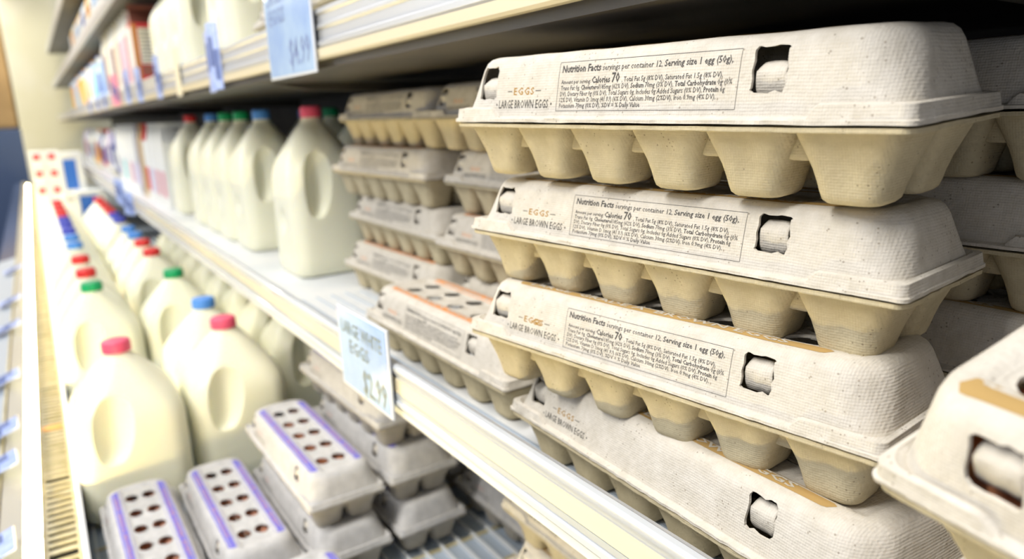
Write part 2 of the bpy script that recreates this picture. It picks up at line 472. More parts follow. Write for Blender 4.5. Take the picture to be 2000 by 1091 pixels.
def tray_mesh(m):
    b = MB(); rnd = random.Random(5)
    nx, ny, nc = 14, 84, 6
    # flange of the tray: ring with a rough outer edge
    def ring(ins, z, r, jag):
        out = []
        for (x, y) in rrect(W/2, L/2, W/2-ins, L/2-ins, r, nx, ny, nc):
            n2 = noise.noise(Vector((x*150, y*150, 11))); n1 = noise.noise(Vector((x*35, y*35, 4)))
            sx = 1 if x > W/2 else -1
            out.append((x+sx*jag*(0.0008*n2+0.0010*n1), y+(1 if y > L/2 else -1)*jag*0.0008*n2, z+0.0005*n1*jag))
        return out
    b.rings([ring(0.0105, -0.0006, 0.010, 0), ring(0.0005, -0.0006, 0.006, 1), ring(0.0005, -0.0026, 0.006, 1), ring(0.0075, -0.0032, 0.010, 0), ring(0.0105, -0.0040, 0.010, 0)], m, False, False)
    px = 0.0425; py = 0.0466
    for i in range(2):
        for k in range(6):
            cx_ = W/2+(i-0.5)*px; cy_ = L/2+(k-2.5)*py
            ox = 1 if i else -1
            prof = [(0.0218, 0.0234, -0.0008, 0.007, 0.0), (0.0212, 0.0230, -0.0045, 0.008, 0.0), (0.0194, 0.0202, -0.012, 0.0085, .0005),
                    (0.0178, 0.0175, -0.019, 0.0085, .001), (0.0165, 0.0156, -0.0255, 0.0082, .0012), (0.0156, 0.0145, -0.0300, 0.0078, .0012),
                    (0.0146, 0.0135, -0.0330, 0.0072, .0012), (0.0128, 0.0118, -0.0346, 0.0066, .0012), (0.0100, 0.0095, -0.0350, 0.0055, .0012), (0.004, 0.004, -0.0343, 0.003, .0012)]
            rings = []
            for hx, hy, z, r, sh in prof:
                rg = []
                for (x, y) in rrect(cx_-ox*sh, cy_, hx, hy, r, 4, 4, 4):
                    n1 = noise.noise(Vector((x*60, y*60, z*60+i*3)))
                    # shallow vertical nose on the outward face
                    u = (y-cy_)/hy
                    bul = 0.0016*(1-min(1, abs(u)*2.2))*ss(-0.001, -0.012, z)*(1-ss(-0.020, -0.031, z)) if (x-cx_)*ox > hx*0.6 else 0
                    rg.append((x+0.0005*n1-ox*bul, y+0.0004*n1, z))
                rings.append(rg)
            b.rings(rings, m, False, True)
    # webs that bridge neighbouring cups
    for k in range(5):
        y = L/2+(k-2)*py
        for i in range(2):
            x = W/2+(i-0.5)*px
            b.box(x-0.012, x+0.012, y-0.0055, y+0.0055, -0.0165, -0.001, m, 0.002)
    for k in range(6):
        y = L/2+(k-2.5)*py
        b.box(W/2-0.005, W/2+0.005, y-0.013, y+0.013, -0.017, -0.001, m, 0.002)
    me = mesh('tray', b.v, b.f, b.mats, b.m, True); fix(me)
    me.set_sharp_from_angle(angle=math.radians(60))
    return me
def tab_mesh(m):
    """latch tab of the inner flap, curled over so that it shows through the slot"""
    vs = []; fs = []; n = 8; k = 10
    for j in range(k+1):
        t = j/k
        for i in range(n+1):
            u = i/n*2-1
            wd = 0.0078*(1-0.22*t**3)
            z = 0.0105+0.0158*t-0.0008*u*u*t
            x = 0.0145-0.0042*math.sin(min(1, t*1.15)*PI*0.75)+0.0010*noise.noise(Vector((u*2, t*3, 1)))
            x += 0.004*ss(0.8, 1, t)
            vs.append((x, u*wd, z))
    for j in range(k):
        for i in range(n):
            a = j*(n+1)+i; fs.append((a, a+1, a+n+2, a+n+1))
    o = link('tmp', mesh('t', vs, fs, m)); s = o.modifiers.new('s', 'SOLIDIFY'); s.thickness = 0.0015
    me = evaluated(o); drop(o); me.polygons.foreach_set('use_smooth', [True]*len(me.polygons)); return me

shellA = lid_shell(False, 1)
shellB = lid_shell(True, 2)
shellC = lid_shell(False, 4, (0.254, 0.052), 0.0108, 0.012)
LID = {
    'brown_back': join_print(shellC, carton_print(shellC, 'brown', False, names=False), M['lid']),
    'brown': join_print(shellA, carton_print(shellA, 'brown'), M['lid']),
    'brown_double': join_print(shellA, carton_print(shellA, 'brown', True, True), M['lid']),
    'brown_plain': join_print(shellB, carton_print(shellB, 'brown', False), M['lid']),
    'orange': join_print(shellA, carton_print(shellA, 'orange'), M['lid']),
    'purple': join_print(shellA, carton_print(shellA, 'purple', False), M['lid2']),
}
TRAY = tray_mesh(M['tray']); TRAY2 = tray_mesh(M['tray2'])
TAB = tab_mesh(M['lid'])
protos = {}
def carton(kind, x, y, z, rz, label, group=None, tiltx=0.0, tilty=0.0, lid_z=1.0):
    """x,y = front right corner of the flange, z = flange height (camera-relative)"""
    if kind not in protos:
        t = thing('egg_carton', label, 'egg carton')
        o = link('lid', LID[kind], t)
        link('tray', TRAY2 if kind == 'purple' else TRAY, t)
        for yc in ((0.254, 0.052) if kind == 'brown_back' else (0.264, 0.0655)):
            tb = link('latch_tab', TAB, t); tb.location = (0, yc, 0)
        protos[kind] = t
    else:
        t = copy_tree(protos[kind])
    t['label'] = label
    if group: t['group'] = group
    elif 'group' in t: del t['group']
    t.location = (x, y, z+H)
    t.rotation_euler = (tiltx, tilty, rz)
    for ch in t.children:
        if ch.name.startswith('lid'): ch.scale = (1, 1, lid_z)
    return t
G_BE = 'brown egg cartons on the middle shelf'

# ---- the four-high stack in focus
carton('brown', 0.2777, 0.150, -0.0125, 0.118, 'Top carton of the sharp near stack, lid fully exposed, its right latch slot torn', G_BE, tiltx=0.018, tilty=-0.035, lid_z=1.12)
carton('brown', 0.2915, 0.155, -0.0850, 0.130, 'Second carton down in the sharp near stack, its lid under the top carton', G_BE, tiltx=0.012, tilty=0)
carton('brown_double', 0.2780, 0.1505, -0.1505, 0.112, 'Third carton down in the sharp near stack, with double-printed gold letters', G_BE, tiltx=-0.008)
carton('brown_plain', 0.2600, 0.140, -0.2195, -0.04, 'Lowest carton of the sharp near stack, behind the shelf rail, without nutrition box', G_BE)
# ---- the carton cut by the right edge of the picture
carton('brown_back', 0.1690, -0.162, -0.1350, -0.20, 'Pale carton in the lower right corner with gold strip and brown egg showing', G_BE, tiltx=0.02, tilty=-0.32)
carton('brown_plain', 0.252, -0.170, -0.2195, 0.0, 'Carton underneath the pale carton in the lower right corner', G_BE)
# ---- ranks behind the near stack
for k in range(4):
    carton('brown_back', 0.398+W+0.003*(k % 2), 0.125+L+(0.004, -0.006, 0.003, -0.002)[k], -0.2195+0.07*k, PI+0.03*(k % 3-1), ('Lowest', 'Second-lowest', 'Second-highest', 'Topmost')[k]+' carton of shaded stack behind the near stack', G_BE)
for k in range(4):
    carton('brown_back', 0.405+W, -0.185+L, -0.2195+0.07*k, PI+0.02*(k % 2), ('Lowest', 'Second-lowest', 'Second-highest', 'Topmost')[k]+' carton of the dark stack at the right edge, behind the corner carton', G_BE)
# ---- blurred stacks to the left
LV = ('Bottom', 'Second from bottom', 'Third from bottom', 'Top')
for k in range(4):
    carton('orange', 0.381+(0, .004, -.003, .002)[k], 0.762+(0.003, 0, .006, -.004)[k], -0.2195+0.0712*k, (0.02, -0.01, 0.03, 0.0)[k], LV[k]+' carton of blurred stack next to the pink-capped jug', 'white egg cartons on the middle shelf')
for k in range(4):
    carton('orange', 0.382+(0.005, 0, .003, -.002)[k], 0.452+(0.0, .004, -.004, .003)[k], -0.2195+0.0712*k, (0.0, 0.02, -0.01, 0.02)[k], LV[k]+' carton of the half-hidden stack between blurred stack and near stack', 'white egg cartons on the middle shelf')
carton('orange', 0.2855, 0.462, -0.2195, -0.004, 'Single carton with orange strip and white eggs behind the large white eggs sign', 'white egg cartons on the middle shelf')

# ---- cartons in the lower well
G_LW = 'purple striped egg cartons in the lower well'
ZB = -0.558
def well(x, y, lvl, rz, label): return carton('purple', x, y, ZB+0.035+0.0695*lvl, rz, label, G_LW)
well(0.0045, 0.792, 0, 0.01, 'Purple striped egg carton in lower left corner, nearest the air grille')
well(0.1065, 0.793, 0, 0.012, 'Purple striped carton between corner one and raised one, before the jugs')
well(0.150, 0.480, 0, 0.05, 'Purple striped egg carton barely entering at the bottom edge')
well(0.2085, 0.775, 0, 0.015, 'Grey carton beneath the raised purple striped carton in the well')
well(0.2075, 0.783, 1, 0.012, 'Raised purple striped carton with two rows of openings, on top of another')
well(0.316, 0.775, 0, 0.03, 'Bottom grey carton of the stack under the large white eggs sign')
well(0.313, 0.785, 1, 0.02, 'Middle grey carton of the stack under the large white eggs sign')
well(0.309, 0.805, 2, 0.03, 'Upper grey carton of the stack under the large white eggs sign')
carton('brown', 0.314, 0.90, ZB+0.035+0.0695*3, 0.02, 'Tan carton behind the large white eggs sign, on the grey stack', 'brown egg cartons in the lower well')
for k in range(3):
    well(0.442, 0.568+0.006*k, k, 0.01, ('Bottom', 'Middle', 'Top')[k]+' grey carton in the shaded stack under the middle shelf, by the slatted rack')
for k in range(3):
    well(0.445, 0.885, k, 0.0, ('Bottom', 'Middle', 'Top')[k]+' grey carton in the dark rank deepest behind the signed stack')
for k in range(3):
    carton('brown_plain', 0.337, 0.268, ZB+0.035+0.0695*k, 0.0, ('Bottom', 'Middle', 'Topmost')[k]+' tan carton of the stack below the price rail at the bottom edge', 'brown egg cartons in the lower well')

# ---- cartons on the upper shelf
for i, (yy, lv) in enumerate(((0.985, 0), (0.985, 1), (0.672, 0), (0.672, 1), (0.360, 0))):
    carton('brown', 0.335, yy, 0.108+0.035+0.07*lv, 0.0, ('Lower egg carton left of the hanging upper sign', 'Upper egg carton left of the hanging upper sign', 'Lower egg carton on the upper shelf behind the sign', 'Upper egg carton on the upper shelf behind the sign', 'Egg carton on the upper shelf right of the hanging sign')[i], 'egg cartons on the upper shelf')

# ================================================================ EGGS
def egg_mesh(m):
    b = MB(); n = 16; rings = []
    for k in range(1, 12):
        t = k/12; z = -0.0270*math.cos(PI*t); r = 0.0192*math.sin(PI*t)*(1-0.13*math.cos(PI*(1-t)))
        rings.append([(r*math.cos(2*PI*i/n), r*math.sin(2*PI*i/n), z) for i in range(n)])
    rings.insert(0, [(0.003*math.cos(2*PI*i/n), 0.003*math.sin(2*PI*i/n), -0.0268) for i in range(n)])
    rings.append([(0.003*math.cos(2*PI*i/n), 0.003*math.sin(2*PI*i/n), 0.0268) for i in range(n)])
    b.rings(rings, m); return fix(mesh('egg', b.v, b.f, b.mats, None, True))
EGGB, EGGW = egg_mesh(M['egg_brown']), egg_mesh(M['egg_white'])
def eggs_in(x, y, z, rz, me, where, color, rows=(0, 1), ks=range(6)):
    ca, sa = math.cos(rz), math.sin(rz)
    for i in rows:
        for k in ks:
            lx = W/2+(i-0.5)*0.0395; ly = L/2+(k-2.5)*0.0466
            o = link('egg', me)
            o.location = (x+lx*ca-ly*sa, y+lx*sa+ly*ca, z+H+0.0035)
            tag(o, '%s egg, %s from far end, %s row, in %s' % (color, ('sixth', 'fifth', 'fourth', 'third', 'second', 'first')[k], ('aisle', 'inner')[i], where), 'egg', '%s eggs inside %s' % (color.lower(), where))
eggs_in(0.0045, 0.792, ZB+0.035, 0.01, EGGB, 'the carton nearest the grille', 'Brown')
eggs_in(0.1065, 0.793, ZB+0.035, 0.012, EGGB, 'the middle purple striped carton', 'Brown')
eggs_in(0.2075, 0.783, ZB+0.1045, 0.012, EGGB, 'the raised purple striped carton', 'Brown')
eggs_in(0.2855, 0.462, -0.2195, -0.004, EGGW, 'the carton with the orange strip', 'White')
eggs_in(0.1730, -0.160, -0.1240, -0.20, EGGB, 'the corner carton with the gold strip', 'Brown', ks=range(3, 6))

# ================================================================ MILK JUGS
def jug_body():
    hb = 0.0745
    prof = [(0.060, 0.0, 0.022), (0.0685, 0.002, 0.024), (hb, 0.009, 0.026), (hb, 0.05, 0.028), (hb, 0.10, 0.028), (hb, 0.135, 0.028),
            (0.0735, 0.150, 0.030), (0.0700, 0.163, 0.032), (0.0630, 0.177, 0.034), (0.0530, 0.191, 0.034), (0.0410, 0.206, 0.030),
            (0.0300, 0.218, 0.0235), (0.0215, 0.2265, 0.0185), (0.0178, 0.2320, 0.0165), (0.0172, 0.2420, 0.0165)]
    b = MB(); rings = []
    # densify
    P = []
    for a, c in zip(prof[:-1], prof[1:]):
        for q in (0, .5): P.append(tuple(u+(v-u)*q for u, v in zip(a, c)))
    P.append(prof[-1])
    for h, z, r in P: rings.append([(x, y, z) for x, y in rrect(0, 0, h, h, r, 8, 8, 6)])
    b.rings(rings, M['jug'])
    o = link('tmp', fix(mesh('j', b.v, b.f, b.mats, None, True)))
    c = MB()
    n = 20; rg = []
    for k in range(1, 16):                       # hand hole beside the grip, open to the near side
        t = k/16; z = 0.148-0.060*math.cos(PI*t); r = math.sin(PI*t)**0.75
        tilt = (z-0.148)*0.10
        rg.append([(-0.022+tilt+0.0270*r*math.cos(2*PI*i/n), -0.0755+0.024*r*math.sin(2*PI*i/n), z) for i in range(n)])
    c.rings(rg, M['jug'])
    for sx in (-1, 1):                           # round dimple on the two side faces
        c.rings([[(sx*(0.0745+d), rr*math.cos(2*PI*i/n), 0.085+rr*math.sin(2*PI*i/n)) for i in range(n)] for d, rr in ((-0.004, 0.014), (0.01, 0.026))], M['jug'])
    co = link('cut', fix(mesh('c', c.v, c.f, c.mats, None, True)))
    bo = o.modifiers.new('b', 'BOOLEAN'); bo.operation = 'DIFFERENCE'; bo.object = co; bo.solver = 'EXACT'
    me = evaluated(o); drop(o); drop(co)
    me.polygons.foreach_set('use_smooth', [True]*len(me.polygons)); me.set_sharp_from_angle(angle=math.radians(55))
    return me
JUG = jug_body()
CAPC = {'pink': (0.82, 0.10, 0.20), 'red': (0.72, 0.03, 0.03), 'green': (0.0, 0.33, 0.12), 'blue': (0.08, 0.28, 0.78), 'navy blue': (0.05, 0.07, 0.55)}
def cap_mesh(c):
    m = flat('cap_'+c.replace(' ', '_'), CAPC[c], 0.4); b = MB(); n = 72; rings = []
    for r, z, rib in ((0.0192, 0.2345, 1), (0.0194, 0.2365, 1), (0.0192, 0.2475, 1), (0.0184, 0.2502, 0.3), (0.0165, 0.2512, 0), (0.008, 0.2512, 0)):
        rings.append([((r+0.0004*rib*(i % 2))*math.cos(2*PI*i/n), (r+0.0004*rib*(i % 2))*math.sin(2*PI*i/n), z) for i in range(n)])
    b.rings(rings, m); me = fix(mesh('cap', b.v, b.f, b.mats, None, True)); me.set_sharp_from_angle(angle=math.radians(50)); return me
CAPM = {c: cap_mesh(c) for c in CAPC}
jugs0 = {}
def jug(x, y, z, color, label, group, rz=0.0):
    if color not in jugs0:
        t = thing('milk_jug', label, 'milk jug')
        link('body', JUG, t); link('cap', CAPM[color], t); jugs0[color] = t
    else: t = copy_tree(jugs0[color])
    t['label'] = label; t['group'] = group
    t.location = (x, y, z+H); t.rotation_euler = (0, 0, rz)
    return t
G1 = 'milk jugs in the row beside the air grille'
row1 = [(1.18, 'pink'), (1.67, 'green'), (1.84, 'red'), (2.04, 'red'), (2.30, 'blue'), (2.47, 'blue'), (2.64, 'navy blue'), (2.82, 'navy blue'), (2.99, 'navy blue'),
        (3.18, 'red'), (3.36, 'red'), (3.54, 'red'), (3.72, 'red')]
ORD = ('nearest', 'second', 'third', 'fourth', 'fifth', 'sixth', 'seventh', 'eighth', 'ninth', 'tenth', 'eleventh', 'twelfth', 'thirteenth', 'fourteenth', 'fifteenth')
rr = random.Random(3)
for i, (y, c) in enumerate(row1):
    jug(0.0605, y, ZB, c, 'Milk jug, %s cap, %s in the row along the air grille' % (c, ORD[i]), G1, rr.uniform(-.03, .03))
row2 = [(1.205, 'pink'), (1.365, 'blue'), (1.69, 'green'), (2.02, 'red'), (2.20, 'red'), (2.37, 'blue'), (2.53, 'blue'), (2.80, 'navy blue'), (2.96, 'navy blue'), (3.13, 'red'), (3.31, 'red'), (3.49, 'red'), (3.67, 'red')]
for i, (y, c) in enumerate(row2):
    jug(0.2165, y, ZB, c, 'Milk jug, %s cap, %s in the row just below the shelf rail' % (c, ORD[i]), 'milk jugs in the row below the shelf rail', rr.uniform(-.03, .03))
row3 = [(1.32, 'blue'), (1.49, 'red'), (1.66, 'green'), (1.83, 'blue'), (2.0, 'red'), (2.17, 'green'), (2.34, 'blue'), (2.51, 'red'), (2.68, 'red')]
for i, (y, c) in enumerate(row3):
    jug(0.379, y, ZB, c, 'Shaded milk jug under the middle shelf, %s from the egg cartons' % ORD[i], 'shaded milk jugs under the middle shelf')
ZM = -0.2555
G4 = 'milk jugs on the middle shelf'
midj = [(1.209, 'pink', 0.395, 'nearest, beside the egg cartons'), (1.519, 'blue', 0.395, 'second of the front rank, its handle side free'),
        (1.683, 'green', 0.395, 'third of the front rank'), (1.832, 'green', 0.395, 'fourth of the front rank'), (1.988, 'blue', 0.395, 'fifth of the front rank'), (2.284, 'red', 0.395, 'last of the front rank, standing apart'),
        (1.39, 'green', 0.550, 'between the pink and blue caps in the back rank'), (1.55, 'green', 0.550, 'half hidden behind the blue cap in the back rank'), (1.72, 'blue', 0.550, 'in the back rank behind two green caps')]
for y, c, x, t in midj:
    jug(x, y, ZM, c, 'Middle-shelf jug, %s cap, %s' % (c, t), G4).scale = (0.86, 0.86, 1.09)
ZU = 0.107
for y, x, t in ((1.398, 0.378, 'next to the upper egg cartons'), (1.79, 0.378, 'first of the three left of the tag pair'), (1.945, 0.378, 'second of the three left of the tag pair'), (2.10, 0.378, 'last of the three, beside the red carton')):
    jug(x, y, ZU, 'blue', 'Upper-shelf jug, '+t, 'milk jugs on the upper shelf').scale = (1, 1, 0.97)

# ================================================================ GABLE-TOP CARTONS AND OTHER GOODS
def gable(name, label, x, y, z, wd, ht, body, top, panel=None, group=None, rz=0.0, stripe=None, cat='carton', dp=None):
    """x,y = front (aisle side) near corner; body + gable roof + folded fin"""
    dp = dp or wd
    t = thing(name, label, cat, (x, y, z+H), rz, group)
    b = MB()
    b.box(0, dp, 0, wd, 0, ht, body, 0.002)
    b.build('body', t)
    g = MB(); h2 = ht+wd*0.42
    v = [(0, 0, ht), (dp, 0, ht), (dp, wd, ht), (0, wd, ht), (0.004, wd*0.47, h2), (dp-.004, wd*0.47, h2), (dp-.004, wd*0.53, h2), (0.004, wd*0.53, h2)]
    g.add(v, [(0, 1, 5, 4), (2, 3, 7, 6), (0, 4, 7, 3), (1, 2, 6, 5), (4, 5, 6, 7), (0, 3, 2, 1)], top)
    g.box(0.003, dp-.003, wd*0.475, wd*0.525, h2-.001, h2+0.016, top)
    g.build('gable_top', t)
    if panel:
        for nm, (px0, px1, z0, z1, m) in panel.items():
            p = MB(); p.box(px0*dp, px1*dp, -0.0006, 0.0004, z0*ht, z1*ht, m); p.build(nm, t)
    if stripe:
        p = MB(); p.box(-0.0006, 0.0004, wd*0.1, wd*0.9, ht*stripe[0], ht*stripe[1], stripe[2]); p.build('label_stripe', t)
    return t
cream = flat('cream_board', (0.80, 0.76, 0.60)); white = flat('white_board', (0.82, 0.83, 0.80)); red = flat('red_board', (0.66, 0.04, 0.05))
brown = flat('brown_board', (0.30, 0.10, 0.07)); amber = flat('amber_board', (0.55, 0.27, 0.06)); pinkb = flat('pink_board', (0.70, 0.35, 0.40))
tan = flat('tan_board', (0.52, 0.36, 0.16)); teal = flat('teal_board', (0.15, 0.55, 0.55)); blueb = flat('blue_board', (0.03, 0.16, 0.62)); lime = flat('lime_board', (0.35, 0.68, 0.03))
yellow = flat('yellow_board', (0.85, 0.55, 0.04)); lilac = flat('lilac_board', (0.62, 0.55, 0.72)); deepb = flat('deep_blue_board', (0.05, 0.08, 0.38)); greyb = flat('grey_board', (0.40, 0.40, 0.44))
# upper shelf, left of the jugs
gable('milk_carton', 'Red and brown carton with printed pale panel, left of the upper-shelf jugs', 0.300, 2.47, ZU, 0.095, 0.182, red, brown,
      {'amber_border': (0.0, 0.12, 0.02, 0.98, amber), 'ingredients_panel': (0.16, 0.72, 0.36, 0.92, cream), 'brown_panel': (0.16, 0.72, 0.18, 0.34, brown)}, stripe=(0.05, 0.95, white))
txt = MB()
for k in range(9): txt.box(0.020, 0.060-0.004*(k % 3), -0.0012, -0.0005, 0.070+k*0.0105, 0.0722+k*0.0105, M['ink_soft'])
txt.build('printed_lines', [o for o in bpy.data.objects if o.name == 'ingredients_panel'][0])
ups = [('white and rose', white, pinkb), ('white and violet', white, lilac), ('white and pink', white, pinkb), ('cream', cream, cream), ('white and brown', white, brown), ('white and grey', white, greyb), ('plain cream', cream, white), ('cream and tan', cream, tan), ('white and deep blue', white, deepb)]
for i, (nm, a, c) in enumerate(ups):
    gable('milk_carton', '%s upper-shelf carton, %s to the left of the red one' % (nm.capitalize(), ('first', 'second', 'third', 'fourth', 'fifth', 'sixth', 'seventh', 'eighth', 'ninth')[i]),
          0.300, 2.585+0.100*i, ZU, 0.095, 0.178, a, a, None, 'gable-top cartons on the upper shelf', stripe=(0.12, 0.9, c) if c is not a else None)
# middle shelf, beyond the jugs
mids = [('white', white, pinkb), ('white and pink', white, pinkb), ('white', white, lilac), ('white and red', white, red), ('tan', tan, tan), ('grey', greyb, lilac), ('white and violet', white, lilac), ('white and brown', white, pinkb),
        ('white', white, white), ('white and teal', white, teal), ('white', white, white), ('white and grey', white, greyb)]
for i, (nm, a, c) in enumerate(mids):
    gable('juice_carton', '%s gable-top carton, %s beyond the red-capped middle-shelf jug' % (nm.capitalize(), ORD[i].replace('nearest', 'first')),
          0.330, 2.43+0.118*i, ZM, 0.095, 0.20, a, a if i != 3 else red, None, 'gable-top cartons on the middle shelf', stripe=(0.15, 0.55, c) if c is not a else None)

def bottle(label, x, y, z, h, r, body, capm, lab=None, group=None, cat='bottle'):
    t = thing('bottle', label, cat, (x, y, z+H), 0, group)
    b = MB(); n = 20
    b.rings([[(q*r*math.cos(2*PI*i/n), q*r*math.sin(2*PI*i/n), zz*h) for i in range(n)] for q, zz in ((0.85, 0), (1, 0.03), (1, 0.6), (0.9, 0.7), (0.45, 0.86), (0.38, 0.92))], body)
    b.build('body', t, smooth=True)
    c = MB(); c.cyl(0, 0, 0.92*h, h, 0.44*r, 0.42*r, capm, 16); c.build('cap', t, smooth=False)
    if lab:
        l = MB(); l.rings([[(1.02*r*math.cos(2*PI*i/n), 1.02*r*math.sin(2*PI*i/n), zz*h) for i in range(n)] for zz in (0.15, 0.55)], lab, False, False); l.build('wrap_label', t, smooth=True)
    return t
def tub(label, x, y, z, h, r, body, lidm, group=None):
    t = thing('tub', label, 'tub', (x, y, z+H), 0, group); n = 20
    b = MB(); b.cyl(0, 0, 0, h*0.9, r*0.85, r, body, n); b.build('body', t)
    c = MB(); c.cyl(0, 0, h*0.9, h, r*1.05, r*1.05, lidm, n); c.build('lid', t); return t
def pouch(label, x, y, z, wd, ht, m, m2, group=None, rz=0):
    """soft pillow bag standing on its seam"""
    t = thing('pouch', label, 'bag', (x, y, z+H), rz, group); vs = []; fs = []; n = 8
    for s in (-1, 1):
        for j in range(n+1):
            for i in range(n+1):
                u, v = i/n, j/n; th = 0.028*(math.sin(PI*u)*math.sin(PI*v))**0.5
                vs.append((s*th+0.03, u*wd, v*ht))
    q = (n+1)**2
    for s in range(2):
        for j in range(n):
            for i in range(n):
                a = s*q+j*(n+1)+i; fs.append((a, a+1, a+n+2, a+n+1))
    b = MB(); b.add(vs, fs, m); b.build('bag', t, smooth=True)
    l = MB(); l.box(-0.0005, 0.0015, wd*.2, wd*.8, ht*.3, ht*.7, m2); l.build('printed_panel', t); return t
cols = [('white', white), ('yellow', yellow), ('orange', flat('orange_plastic', (0.85, 0.35, 0.05))), ('pale blue', flat('pale_blue_plastic', (0.45, 0.62, 0.85))), ('violet', lilac), ('red', red),
        ('teal', teal), ('cream', cream), ('deep blue', deepb), ('lime green', lime)]
cr = random.Random(11)
# middle shelf, far part: bags and bottles in mixed colours
for i in range(16):
    y = 3.90+0.155*i; a = cols[cr.choice((0, 0, 0, 4, 4, 5, 1, 8, 7))]; c = cols[cr.choice((5, 4, 1, 8, 0, 2))]
    if i % 3 == 2: bottle('%s bottle with %s label on far middle shelf, %s bottle past the cartons' % (a[0].capitalize(), c[0], ORD[i//3].replace('nearest', 'first')), 0.38, y+.05, ZM, 0.235, 0.042, a[1], c[1], c[1], 'bottles on the far middle shelf')
    else: pouch('%s bag, %s panel, on far middle shelf, %s bag past the cartons' % (a[0].capitalize(), c[0], ORD[i-i//3].replace('nearest', 'first')), 0.335, y, ZM, 0.135, 0.20+0.03*(i % 2), a[1], c[1], 'bags on the far middle shelf')
# upper shelf, far part
seq = [3, 8, 3, 6, 0, 2, 7, 2, 1, 7, 2, 6, 3, 0, 2, 1]
for i in range(16):
    y = 3.62+0.16*i; a = cols[seq[i]]; c = cols[(0, 2, 3, 8)[i % 4]]
    if i % 2: bottle('%s bottle with %s cap on far upper shelf, %s bottle past cream cartons' % (a[0].capitalize(), c[0], ORD[i//2].replace('nearest', 'first')), 0.345, y, ZU, 0.215, 0.045, cols[0][1] if i % 4 == 1 else a[1], c[1], a[1], 'bottles on the far upper shelf')
    else: tub('%s tub, %s lid, on far upper shelf, %s tub past cream cartons' % (a[0].capitalize(), c[0], ORD[i//2].replace('nearest', 'first')), 0.345, y, ZU, 0.17, 0.052, a[1], c[1], 'tubs on the far upper shelf')
ZT = 0.405
for i in range(13):
    y = 3.1+0.19*i; a = cols[(1, 7, 0, 3, 7, 1, 3, 0, 1, 2, 1, 7, 1)[i]]; c = cols[(0, 3, 3, 0, 2, 0, 8)[i % 7]]
    pouch('%s bag, %s panel, on third shelf up, %s from the camera' % (a[0].capitalize(), c[0], ORD[i]), 0.315, y, ZT, 0.16, 0.20, a[1], c[1], 'bags on the third shelf up')
for i in range(8):
    y = 4.6+0.21*i; a = cols[(1, 2, 1, 7, 1, 1, 2, 1)[i]]
    pouch('%s bag on the topmost shelf, %s from the camera' % (a[0].capitalize(), ORD[i]), 0.315, y, 0.7125, 0.17, 0.20, a[1], cols[7][1], 'bags on the topmost shelf')
# far end of the lower well: boxes with blue panels, packs with red print
def pack(label, x0, x1, y0, y1, z0, z1, m, pm, pr, group=None):
    t = thing('drink_pack', label, 'pack', (x0, y0, z0+H), 0, group)
    b = MB(); b.box(0, x1-x0, 0, y1-y0, 0, z1-z0, m, 0.003); b.build('box', t)
    p = MB(); w_, h_ = x1-x0, z1-z0
    p.box(w_*pr[0], w_*pr[1], -0.0008, 0.0005, h_*pr[2], h_*pr[3], pm); p.build('printed_panel', t)
    return t
pack('White box with large blue panel standing upright beyond the jug rows, the upper one', 0.100, 0.205, 4.15, 4.30, -0.330, -0.120, white, blueb, (0.18, 0.70, 0.16, 0.84))
pack('White box with large blue panel below the upper blue-panel box', 0.145, 0.275, 4.02, 4.17, ZB, -0.302, white, blueb, (0.12, 0.68, 0.30, 0.92))
pack('White box supporting the upper blue-panel box', 0.095, 0.215, 4.18, 4.36, ZB, -0.331, white, greyb, (0.1, 0.9, 0.9, 0.95))
for i in range(2):
    for k in range(3):
        pack('White red-printed pack at far end of well, %s of %s column' % (('bottom', 'middle', 'top')[k], ('left', 'right')[i]), -0.012+0.066*i, 0.050+0.066*i, 4.45, 4.62, -0.37+0.085*k, -0.287+0.085*k, white, red, (0.25, 0.75, 0.5, 0.85), 'white packs at the far end of the well')
base = MB(); base.box(-0.012, 0.225, 4.42, 6.5, ZB+H, -0.371+H, white, 0.004); tag(base.build('crate'), 'White crate carrying the red printed packs at the far end of the well', 'crate')
for i in range(8):
    a = cols[(0, 4, 0, 5, 0, 9, 4, 0)[i]]
    pouch('%s bag in far well beside blue-panel boxes, %s from camera' % (a[0].capitalize(), ORD[i]), 0.160, 4.50+0.17*i, -0.37, 0.15, 0.21, a[1], cols[(5, 0, 4, 0, 9, 0, 5, 4)[i]][1], 'bags in the far well')

# ================================================================ REFRIGERATED CASE
Y0, Y1 = -0.9, 8.2
def unit(name, label, cat, **k): return thing(name, label, cat, (0, 0, H), 0, **k)
def P(name, mb, parent, smooth=False): return mb.build(name, parent, smooth=smooth, auto=not smooth)
# middle shelf
t = unit('refrigerator_shelf', 'Middle white metal shelf carrying jugs and the sharp egg stack', 'shelf')
b = MB(); b.box(0.240, 0.70, Y0, Y1, -0.2625, -0.2560, M['white_metal'], 0)
x = 0.2475
while x < 0.69:
    b.prism([(x, -0.2561), (x+0.001, -0.2551), (x+0.0035, -0.2551), (x+0.0045, -0.2561)], Y0, 1.02, M['blue_grey']); x += 0.022
P('shelf_plate', b, t)
b = MB(); b.prism([(0.2415, -0.2495), (0.2345, -0.2495), (0.2345, -0.2455), (0.2365, -0.2435), (0.2365, -0.2225), (0.2350, -0.2195), (0.2335, -0.2165), (0.2335, -0.2135), (0.2352, -0.2115), (0.2385, -0.2112), (0.2410, -0.2130)], Y0, Y1, M['rail_white'])
P('price_rail', b, t)
b = MB(); b.box(0.2352, 0.2366, Y0, Y1, -0.2375, -0.2240, M['rail_yellow_lit']); P('price_strip', b, t)
b = MB(); b.box(0.2350, 0.2366, Y0, Y1, -0.2425, -0.2380, M['rail_grey']); P('rail_groove', b, t)
b = MB(); b.box(0.2412, 0.2432, Y0, Y1, -0.258, -0.2130, M['lip_metal']); P('front_lip', b, t)
